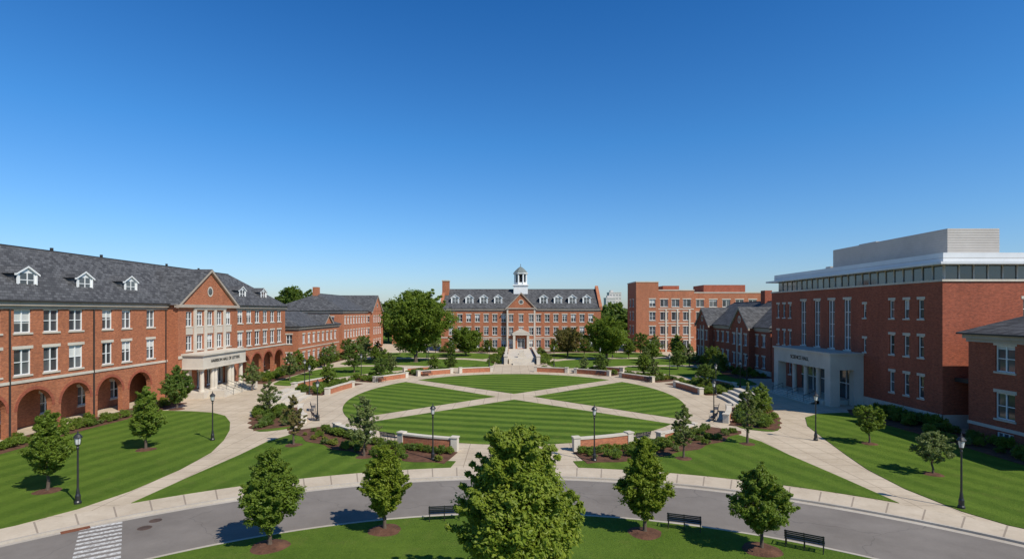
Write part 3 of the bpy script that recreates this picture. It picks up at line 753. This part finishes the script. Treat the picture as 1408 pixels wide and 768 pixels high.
# ------------------------------------------------------------------ MAIN HALL
b=Bld('main_hall_with_cupola')
MX0,MX1,MY,MZ=-21.3,26.7,166,13.0; cx=2.7; Lm=MX1-MX0; uc=cx-MX0
rw=[(1.2,3.5),(5.0,7.3),(8.9,11.1)]
op=wins(Lm,rw,1.4,2.62,1.1,skip=lambda c:abs(c-uc)<4.9)
P=facade(b,(MX0,MY),(1,0),Lm,0,12.5,op)
facade(b,(MX1,MY),(0,1),16,0,12.5,wins(16,rw,1.3,3)); facade(b,(MX0,MY+16),(0,-1),16,0,12.5,wins(16,rw,1.3,3)); facade(b,(MX1,MY+16),(-1,0),Lm,0,12.5,[])
roof(b,MX0+.6,MX1-.6,MY,MY+16,MZ,19.0,'x',0,0,ov=.45)
b.part('belt_course','stone').box(MX0,MX1,MY-.09,MY+.05,4.05,4.35); b.part('water_table','stone').box(MX0,MX1,MY-.12,MY+.05,0,.75)
for xa in(MX0-.35,MX1-.55):
    G=b.part('gable_parapets','brick')
    G.add([(xa,MY-.3,12.4),(xa+.9,MY-.3,12.4),(xa+.9,MY+16.3,12.4),(xa,MY+16.3,12.4),(xa,MY-.3,13.6),(xa+.9,MY-.3,13.6),(xa,MY+8,20.1),(xa+.9,MY+8,20.1),(xa,MY+16.3,13.6),(xa+.9,MY+16.3,13.6)],
      [(0,1,5,4),(4,5,7,6),(6,7,9,8),(0,4,6,8,3),(1,2,9,7,5),(3,8,9,2)])
b.part('chimneys','brick').box(MX0-.3,MX0+1.7,MY+5,MY+8,17,21.4); b.part('chimney_caps','stone').box(MX0-.45,MX0+1.85,MY+4.85,MY+8.15,21.4,21.7)
for i in range(4):
    for s in(-1,1): dormer(b,P,uc+s*(6.9+i*4.35),-1.7,14.2,2.5,3.0,4)
pw=8.6; px0=cx-pw/2
pop=[]
for z in rw[1:]:
    for c in(1.3,4.3,7.3): pop.append((c-.65,c+.65,*z))
pop.append((3.2,5.4,1.1,4.0,'door',{})); pop+=[(.7,1.9,1.4,3.5),(6.7,7.9,1.4,3.5)]
PP=facade(b,(px0,MY-1.4),(1,0),pw,0,13.1,pop)
facade(b,(px0+pw,MY-1.4),(0,1),1.4,0,13.1,[]); facade(b,(px0,MY),(0,-1),1.4,0,13.1,[])
crossgable(b,PP,0,pw,0,9,13.1,17.6)
b.part('cornice','cornice').box(px0-.2,px0+pw+.2,MY-1.7,MY-1.2,12.75,13.1)
S=b.part('entrance_stone','stone')
yF=MY-1.4
for xa in(px0+1.9,px0+pw-1.9-.7): S.box(xa,xa+.7,yF-1.0,yF-.003,.9,5.0)
S.box(px0+1.7,px0+pw-1.7,yF-1.1,yF-.004,5.0,5.6)
S.add([(px0+1.6,yF-1.15,5.6),(px0+pw-1.6,yF-1.15,5.6),(cx,yF-1.15,6.9),(px0+1.6,yF-.02,5.6),(px0+pw-1.6,yF-.02,5.6),(cx,yF-.02,6.9)],[(0,1,2),(0,2,5,3),(1,4,5,2)])
for xa in(px0+.02,px0+pw-.5): S.box(xa,xa+.48,yF-.07,yF+.02,.75,12.7)
S.box(px0+1.2,px0+pw-1.2,yF-2.4,yF,0,.9)
C=b.part('cupola_white','white'); cyy=MY+8
C.box(cx-2.2,cx+2.2,cyy-2.2,cyy+2.2,17,20.0)
C.box(cx-2.45,cx+2.45,cyy-2.45,cyy+2.45,20.0,20.4)
b.part('cupola_louvres','dark').lathe(cx,cyy,[(1.55,20.4),(1.55,23.6)],8)
for i in range(8):
    a=2*math.pi*(i+.5)/8; C.lathe(cx+1.9*math.cos(a),cyy+1.9*math.sin(a),[(.3,20.4),(.26,23.6)],8)
C.lathe(cx,cyy,[(1.95,20.4),(1.95,21.1)],8)
C.lathe(cx,cyy,[(2.2,23.6),(2.45,23.75),(2.5,24.05),(2.2,24.1)],8)
b.part('cupola_dome','dome').lathe(cx,cyy,[(2.42,24.07),(1.8,24.8),(1.05,25.5),(.4,25.95),(.1,26.1),(.07,26.6),(.14,26.7),(.02,27.0)],8)
b.finish()
b=Bld('stone_entrance_stairs')
S=b.part('treads','stone')
for k in range(7): S.box(-.7,5.3,126+k*.42,126+7*.42,k*.16-.01,(k+1)*.16-.012)
S.box(-1.0,5.6,128.942,161.5,-.01,1.1)
for xa in(-1.8,5.6):
    S.box(xa,xa+.8,125.6,130.4,-.01,1.75); S.box(xa-.1,xa+.9,125.5,130.5,1.75,1.95)
    b.part('terrace_parapet','brick2').box(xa+.1,xa+.6,130.5,161.4,0,1.6); S.box(xa+.02,xa+.68,130.5,161.4,1.6,1.75)
S.box(1.4,3.2,131.5,133.3,1.1,1.8); S.box(1.7,2.9,131.8,133.0,1.8,2.7)
for k in range(4): S.box(.2,5.0,123.5+k*.5,125.9,-.01+.001*k,.05+k*.14)
b.finish()

# ------------------------------------------------------------------ far right modern building
b=Bld('modern_brick_classroom_building')
def mwins(L,rows,w,sp,m=1): return [(*q,'win',dict(fm='stone',lintel=True,nx=2,nz=1,bl=.1)) for q in wins(L,rows,w,sp,m)]
R5=[(1.0,3.4),(5.2,7.6),(9.4,11.8),(13.4,15.6)]
block(b,36.6,43.2,163,175,0,20.6,S=[(3.9,5.7,*r) for r in R5],Wt=mwins(12,R5,2.2,4),wm='brick2')
block(b,43.1,54.2,164.5,186,0,18.2,S=mwins(11.1,R5,2.3,3.4,.5),wm='brick2')
block(b,54.3,84,168,190,0,17.6,S=mwins(29.7,R5,2.4,4),wm='brick2')
for q in((36.5,43.3,162.9,175.1,20.6,20.9),(43.0,54.3,164.4,186.1,18.2,18.5),(54.2,84.1,167.9,190.1,17.6,17.9)): b.part('coping','stone').box(*q)
b.part('penthouse','brickdark').box(60,73,173,183,17.7,20.3); b.part('penthouse','brickdark').box(47,52,172,180,18.4,20)
for z in(4.2,8.4,12.6): b.part('stone_bands','stone').box(43.32,54.1,164.42,164.6,z,z+.28)
for x in(45.6,49,52.6): b.part('stone_piers','stone').box(x,x+.45,164.3,164.6,0,12.6)
b.finish()

b=Bld('brick_gabled_lecture_hall')
rw=[(1.3,3.4),(5.3,7.4)]
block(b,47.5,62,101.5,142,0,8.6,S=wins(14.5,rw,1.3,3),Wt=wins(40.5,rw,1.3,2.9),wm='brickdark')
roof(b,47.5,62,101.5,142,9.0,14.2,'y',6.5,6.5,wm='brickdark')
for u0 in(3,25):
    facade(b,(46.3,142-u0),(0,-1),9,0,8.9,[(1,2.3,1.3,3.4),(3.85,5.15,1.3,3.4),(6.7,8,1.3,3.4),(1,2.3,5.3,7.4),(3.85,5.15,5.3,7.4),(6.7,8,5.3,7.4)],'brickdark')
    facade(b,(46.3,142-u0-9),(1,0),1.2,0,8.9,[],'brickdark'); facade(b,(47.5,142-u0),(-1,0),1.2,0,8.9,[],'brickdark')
    crossgable(b,frame((46.3,142-u0),(0,-1)),0,9,0,8,8.9,12.8,'brickdark')
    S=b.part('stone_bay','stone'); fbox(S,frame((46.3,142-u0),(0,-1)),3.2,3.7,-.01,.12,0,8.7); fbox(S,frame((46.3,142-u0),(0,-1)),5.3,5.8,-.01,.12,0,8.7)
b.part('water_table','stone').box(47.4,47.6,101.4,142,0,.9); b.part('chimneys','brickdark').box(54,55.5,118,120,12,16.5)
b.finish()

# ------------------------------------------------------------------ modern science building
b=Bld('modern_science_building')
GX=44.4; GY0,GY1=57,94.5; LG=GY1-GY0
def ug(y): return GY1-y
ops=[]
for y in(84.2,80.4,76.8,73.2): ops.append((ug(y)-.75,ug(y)+.75,6.9,13.6,'win',dict(nx=2,nz=4,frame_w=.1,fm='white',bl=0)))
sm_=dict(nx=1,nz=2,bl=.25,frame_w=.09)
for y in(92.2,90.2,88.3):
    for r in((2.0,4.2),(6.6,8.9),(11.0,13.2)): ops.append((ug(y)-.4,ug(y)+.4,*r,'win',sm_))
for y in(69.6,):
    for r in((6.9,8.6),(11.2,12.9)): ops.append((ug(y)-.3,ug(y)+.3,*r,'win',sm_))
for y in(64.6,62.2,60.0):
    for r in((2.6,5.0),(7.0,9.3),(11.2,13.3)): ops.append((ug(y)-.42,ug(y)+.42,*r,'win',sm_))
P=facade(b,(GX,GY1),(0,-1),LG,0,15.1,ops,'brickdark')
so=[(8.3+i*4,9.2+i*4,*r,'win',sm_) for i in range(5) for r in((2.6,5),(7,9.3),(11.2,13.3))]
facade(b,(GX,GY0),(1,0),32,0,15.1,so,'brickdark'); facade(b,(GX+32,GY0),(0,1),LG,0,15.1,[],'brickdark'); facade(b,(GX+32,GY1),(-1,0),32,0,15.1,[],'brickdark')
St=b.part('stone_base','stone'); fbox(St,P,ug(72),LG+.06,-.02,.06,0,1.35); St.box(GX-.06,GX+32,GY0-.06,GY0+.02,0,1.352)
b.part('coping','stone').box(GX-.12,GX+32.1,GY0-.12,GY1+.1,15.1,15.32)
gx=GX+.7; gy=GY0+.7
gl=b.part('ribbon_glass','glass'); n=24
for i in range(n):
    a=gy+(GY1-1-gy)*i/n; c=gy+(GY1-1-gy)*(i+1)/n
    gl.add([(gx,a,15.32),(gx,c,15.32),(gx,c,16.85),(gx,a,16.85)],[(0,1,2,3)]); b.part('ribbon_mullions','metal').box(gx-.1,gx-.003,a-.07,a+.07,15.32,16.85)
for i in range(20):
    a=gx+(GX+31-gx)*i/20; c=gx+(GX+31-gx)*(i+1)/20
    gl.add([(a,gy,15.32),(c,gy,15.32),(c,gy,16.85),(a,gy,16.85)],[(0,1,2,3)]); b.part('ribbon_mullions','metal').box(a-.07,a+.07,gy-.1,gy-.003,15.32,16.85)
b.part('roof_fascia','whitemetal').box(GX-.7,GX+33,GY0-.7,GY1+.7,16.85,17.1)
b.part('roof_upstand','whitemetal').box(GX+.3,GX+32,GY0+.3,GY1-.3,17.1,18.1)
b.part('panel_joints','kerb').box(GX+.28,GX+32,GY0+.28,GY1-.28,17.55,17.58)
pm=b.part('penthouse','metal'); pm.box(52,58.2,66,89.5,18.1,21.9)
for i in range(1,13): b.part('panel_joints','kerb').box(51.97,58.23,65.97,89.53,18.1+i*.3,18.1+i*.3+.025)
pm.box(53,56,92,93.4,18.1,19.5)
b.part('roof_duct','metal').box(54,57,82,86,21.9,22.4)
E=b.part('entrance_canopy','stone'); xa=GX-4.2; y0,y1=69.8,84.8
E.box(xa,GX-.003,y0,y1,4.6,6.5); E.box(xa-.15,GX-.003,y0-.15,y1+.15,6.5,6.75)
for y in(y0,y1-1.3): E.box(xa,xa+1.2,y,y+1.3,0,4.6)
E.box(GX-1.2,GX-.003,y0,y0+1.0,0,4.6)
for y in(73.6,76.7,79.8): b.part('canopy_columns','stone').lathe(xa+.6,y,[(.36,0),(.3,.2),(.3,4.3),(.38,4.6)],14)
dg=b.part('entrance_glass','glass')
for i in range(8):
    a=71.2+i*1.6; dg.add([(GX-.3,a,.1),(GX-.3,a+1.6,.1),(GX-.3,a+1.6,4.55),(GX-.3,a,4.55)],[(0,1,2,3)]); b.part('entrance_frames','white').box(GX-.4,GX-.305,a-.06,a+.06,.1,4.55)
b.part('entrance_frames','white').box(GX-.42,GX-.306,71.2,84,2.5,2.62)
for k in range(4): E.box(xa-.3-.36*(4-k),xa-.3,y0+2,y1-2,-.01,.14*(k+1)-.002*k)
E.box(xa-.3,GX,y0+1.4,y1-1.4,-.01,.562)
b.part('side_canopy','gutter').box(GX+1.2,GX+8,54.6,GY0-.07,4.8,5.2)
e=b.finish()
lettering('SCIENCE HALL',(xa-.02,77.3,5.55),(math.pi/2,0,-math.pi/2),.75,e)
for y in(73,77.3,81.6): rail(xa-.2,y,1.5,xa-1.7,y,.95)

b=Bld('brick_campus_house')
HX=44.6
hop=[]
for y in(50.0,46.2,42.4,38.6):
    hop+= [(54-y-1.0,54-y+1.0,2.2,4.6,'win',dict(nx=2,nz=2)),(54-y-1.0,54-y+1.0,6.5,8.9,'win',dict(nx=2,nz=2)),(54-y-.9,54-y+.9,.25,1.0,'win',dict(nx=3,nz=1,lintel=False,sill=False,bl=0))]
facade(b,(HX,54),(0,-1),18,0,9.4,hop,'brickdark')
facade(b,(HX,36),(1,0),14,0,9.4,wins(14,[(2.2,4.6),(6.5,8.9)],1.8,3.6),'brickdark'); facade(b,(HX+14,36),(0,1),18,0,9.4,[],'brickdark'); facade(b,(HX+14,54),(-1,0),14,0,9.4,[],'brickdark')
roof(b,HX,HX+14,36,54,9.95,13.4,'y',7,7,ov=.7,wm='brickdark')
b.part('water_table','stone').box(HX-.07,HX+.02,36,54.05,1.15,1.45)
b.finish()

for (x,y,w,h) in((80,470,8,23),(84.5,480,10.5,28),(76,500,5,19)):
    b=Bld('distant_apartment_tower')
    facade(b,(x,y),(1,0),w,0,h,wins(w,[(z,z+1.2) for z in np.arange(1.5,h-2,3.0)],1.3,2.6,.4),'beige',bl=.2,sill=False,lintel=False)
    b.part('tower_walls','beige').box(x,x+w,y+.3,y+12,0,h); b.part('parapet','beige').box(x-.2,x+w+.2,y-.2,y+12,h,h+.8); b.part('lift_house','beige').box(x+1.5,x+4,y+3,y+8,h+.8,h+2.6)
    b.finish()

# ------------------------------------------------------------------ street lamps
def lampmeshes():
    p=MB()
    p.lathe(0,0,[(.20,0),(.20,.12),(.15,.2),(.15,.5),(.11,.62),(.075,.9),(.06,1.0),(.048,3.35),(.075,3.42),(.075,3.5),(.05,3.55),(.11,3.66),(.13,3.7)],14)
    for i in range(4):
        a=math.pi/4+i*math.pi/2; p.tube((.13*math.cos(a),.13*math.sin(a),3.68),(.2*math.cos(a),.2*math.sin(a),4.12),.014,.014,5)
    p.lathe(0,0,[(.25,4.12),(.25,4.16),(.14,4.32),(.05,4.38),(.03,4.44),(.04,4.48),(.008,4.58)],10)
    g=MB(); g.lathe(0,0,[(.115,3.71),(.175,4.11)],10)
    return p,g
lp,lg=lampmeshes()
me1=lp.obj('tmp1',M['black']).data; me2=lg.obj('tmp2',M['lampglass']).data
for n_ in('tmp1','tmp2'): bpy.data.objects.remove(bpy.data.objects[n_])
def lamp(x,y,s=1):
    e=empty('street_lamp',(x,y,.02)); e.scale=(s,s,s)
    for n_,m_ in(('post',me1),('lantern_glass',me2)):
        o=bpy.data.objects.new(n_,m_); COL.objects.link(o); o.parent=e
for x,y in[(-27.1,34.5),(-27.9,51.5),(-21.4,60.8),(-6.4,44.7),(6.6,44.3),(28.3,51.5),(27.4,33.7),(22.2,60.8),(-28.6,78),(29.5,80),(-27,99),(28.2,99),(-17.5,116),(18.5,116),(-5,121),(9.2,121),(-33,88),(35.5,86),(-22,143),(26,143),(-41,120.8),(41,96.5)]:
    lamp(x,y)
def bench(x,y,ang,L=1.8):
    e=empty('park_bench',(x,y,.01)); e.rotation_euler=(0,0,ang)
    s=MB()
    for i in range(5): s.box(-L/2,L/2,-.22+i*.1,-.22+i*.1+.07,.43,.46)
    s.obj('seat',M['black'],e)
    s=MB()
    for i in range(4): s.hexa([(-L/2,.25+.03*i,.54+i*.1),(L/2,.25+.03*i,.54+i*.1),(L/2,.28+.03*i,.54+i*.1),(-L/2,.28+.03*i,.54+i*.1),(-L/2,.265+.03*i,.61+i*.1),(L/2,.265+.03*i,.61+i*.1),(L/2,.295+.03*i,.61+i*.1),(-L/2,.295+.03*i,.61+i*.1)])
    s.obj('backrest',M['black'],e)
    for k,xx in enumerate((-L/2+.06,0,L/2-.06)):
        s=MB(); s.tube((xx,-.2,0),(xx,-.2,.44),.025,.025); s.tube((xx,.24,0),(xx,.25,.5),.025,.025); s.tube((xx,.25,.5),(xx,.38,.93),.022,.022)
        s.tube((xx,-.22,.42),(xx,.28,.42),.022,.022)
        if xx!=0: s.tube((xx,-.2,.44),(xx,-.22,.66),.02,.02); s.tube((xx,-.24,.66),(xx,.3,.68),.025,.02)
        s.obj('leg_%d'%(k+1),M['black'],e)
def ringbench(a,R=28.1):
    x=RC[0]+R*math.cos(math.radians(a)); y=RC[1]+R*math.sin(math.radians(a)); bench(x,y,math.radians(a-90+180))
ringbench(98.0); ringbench(70.2); ringbench(58.2)
for t in(200,212,-22,-33,150,30,128,52,-118,-62):
    x,y=ep(t,3.4 if t not in(-118,-62) else 2.2); bench(x,y,math.radians(t-90))

# ------------------------------------------------------------------ light, sky, camera
EL=math.radians(46); AZ=math.radians(132)
w=bpy.data.worlds.new("World"); SC.world=w; w.use_nodes=True; nt=w.node_tree
bg=nt.nodes['Background']; sk=nt.nodes.new('ShaderNodeTexSky'); sk.sky_type='NISHITA'; sk.sun_disc=False
sk.sun_elevation=EL; sk.sun_rotation=AZ; sk.altitude=100; sk.air_density=1.0; sk.dust_density=.6; sk.ozone_density=2.5
tc=nt.nodes.new('ShaderNodeTexCoord'); sx=nt.nodes.new('ShaderNodeSeparateXYZ'); nt.links.new(tc.outputs['Generated'],sx.inputs[0])
cr=nt.nodes.new('ShaderNodeValToRGB'); nt.links.new(sx.outputs[2],cr.inputs[0]); el=cr.color_ramp.elements
el[0].position=0; el[0].color=(.62,.67,.80,1); el[1].position=1; el[1].color=(.13,.36,.58,1)
for p,c in((.06,(.55,.70,.90,1)),(.14,(.43,.70,.95,1)),(.287,(.26,.66,1.0,1)),(.49,(.14,.53,.93,1)),(.7,(.13,.40,.66,1))):
    q=el.new(p); q.color=c
mx=nt.nodes.new('ShaderNodeMix'); mx.data_type='RGBA'; mx.blend_type='MULTIPLY'; mx.inputs[0].default_value=1
nt.links.new(sk.outputs[0],mx.inputs[6]); nt.links.new(cr.outputs[0],mx.inputs[7]); nt.links.new(mx.outputs[2],bg.inputs[0])
bg.inputs[1].default_value=.15
sl=bpy.data.lights.new('sun','SUN'); sl.energy=5.0; sl.angle=math.radians(.53); sl.color=(1,.94,.84)
so_=bpy.data.objects.new('sun',sl); COL.objects.link(so_)
d=Vector((math.sin(AZ)*math.cos(EL),math.cos(AZ)*math.cos(EL),math.sin(EL)))
so_.rotation_euler=d.to_track_quat('Z','Y').to_euler()
cam=bpy.data.cameras.new('camera'); co=bpy.data.objects.new('camera',cam); COL.objects.link(co)
co.location=(0,0,12); co.rotation_euler=(math.pi/2,0,0)
cam.sensor_width=36; cam.lens=36*760/1408; cam.shift_y=44/1408; cam.clip_end=6000; cam.clip_start=.1
SC.camera=co
SC.view_settings.view_transform='Standard'; SC.view_settings.look='None'; SC.view_settings.exposure=0
print('OBJ',len(bpy.data.objects))
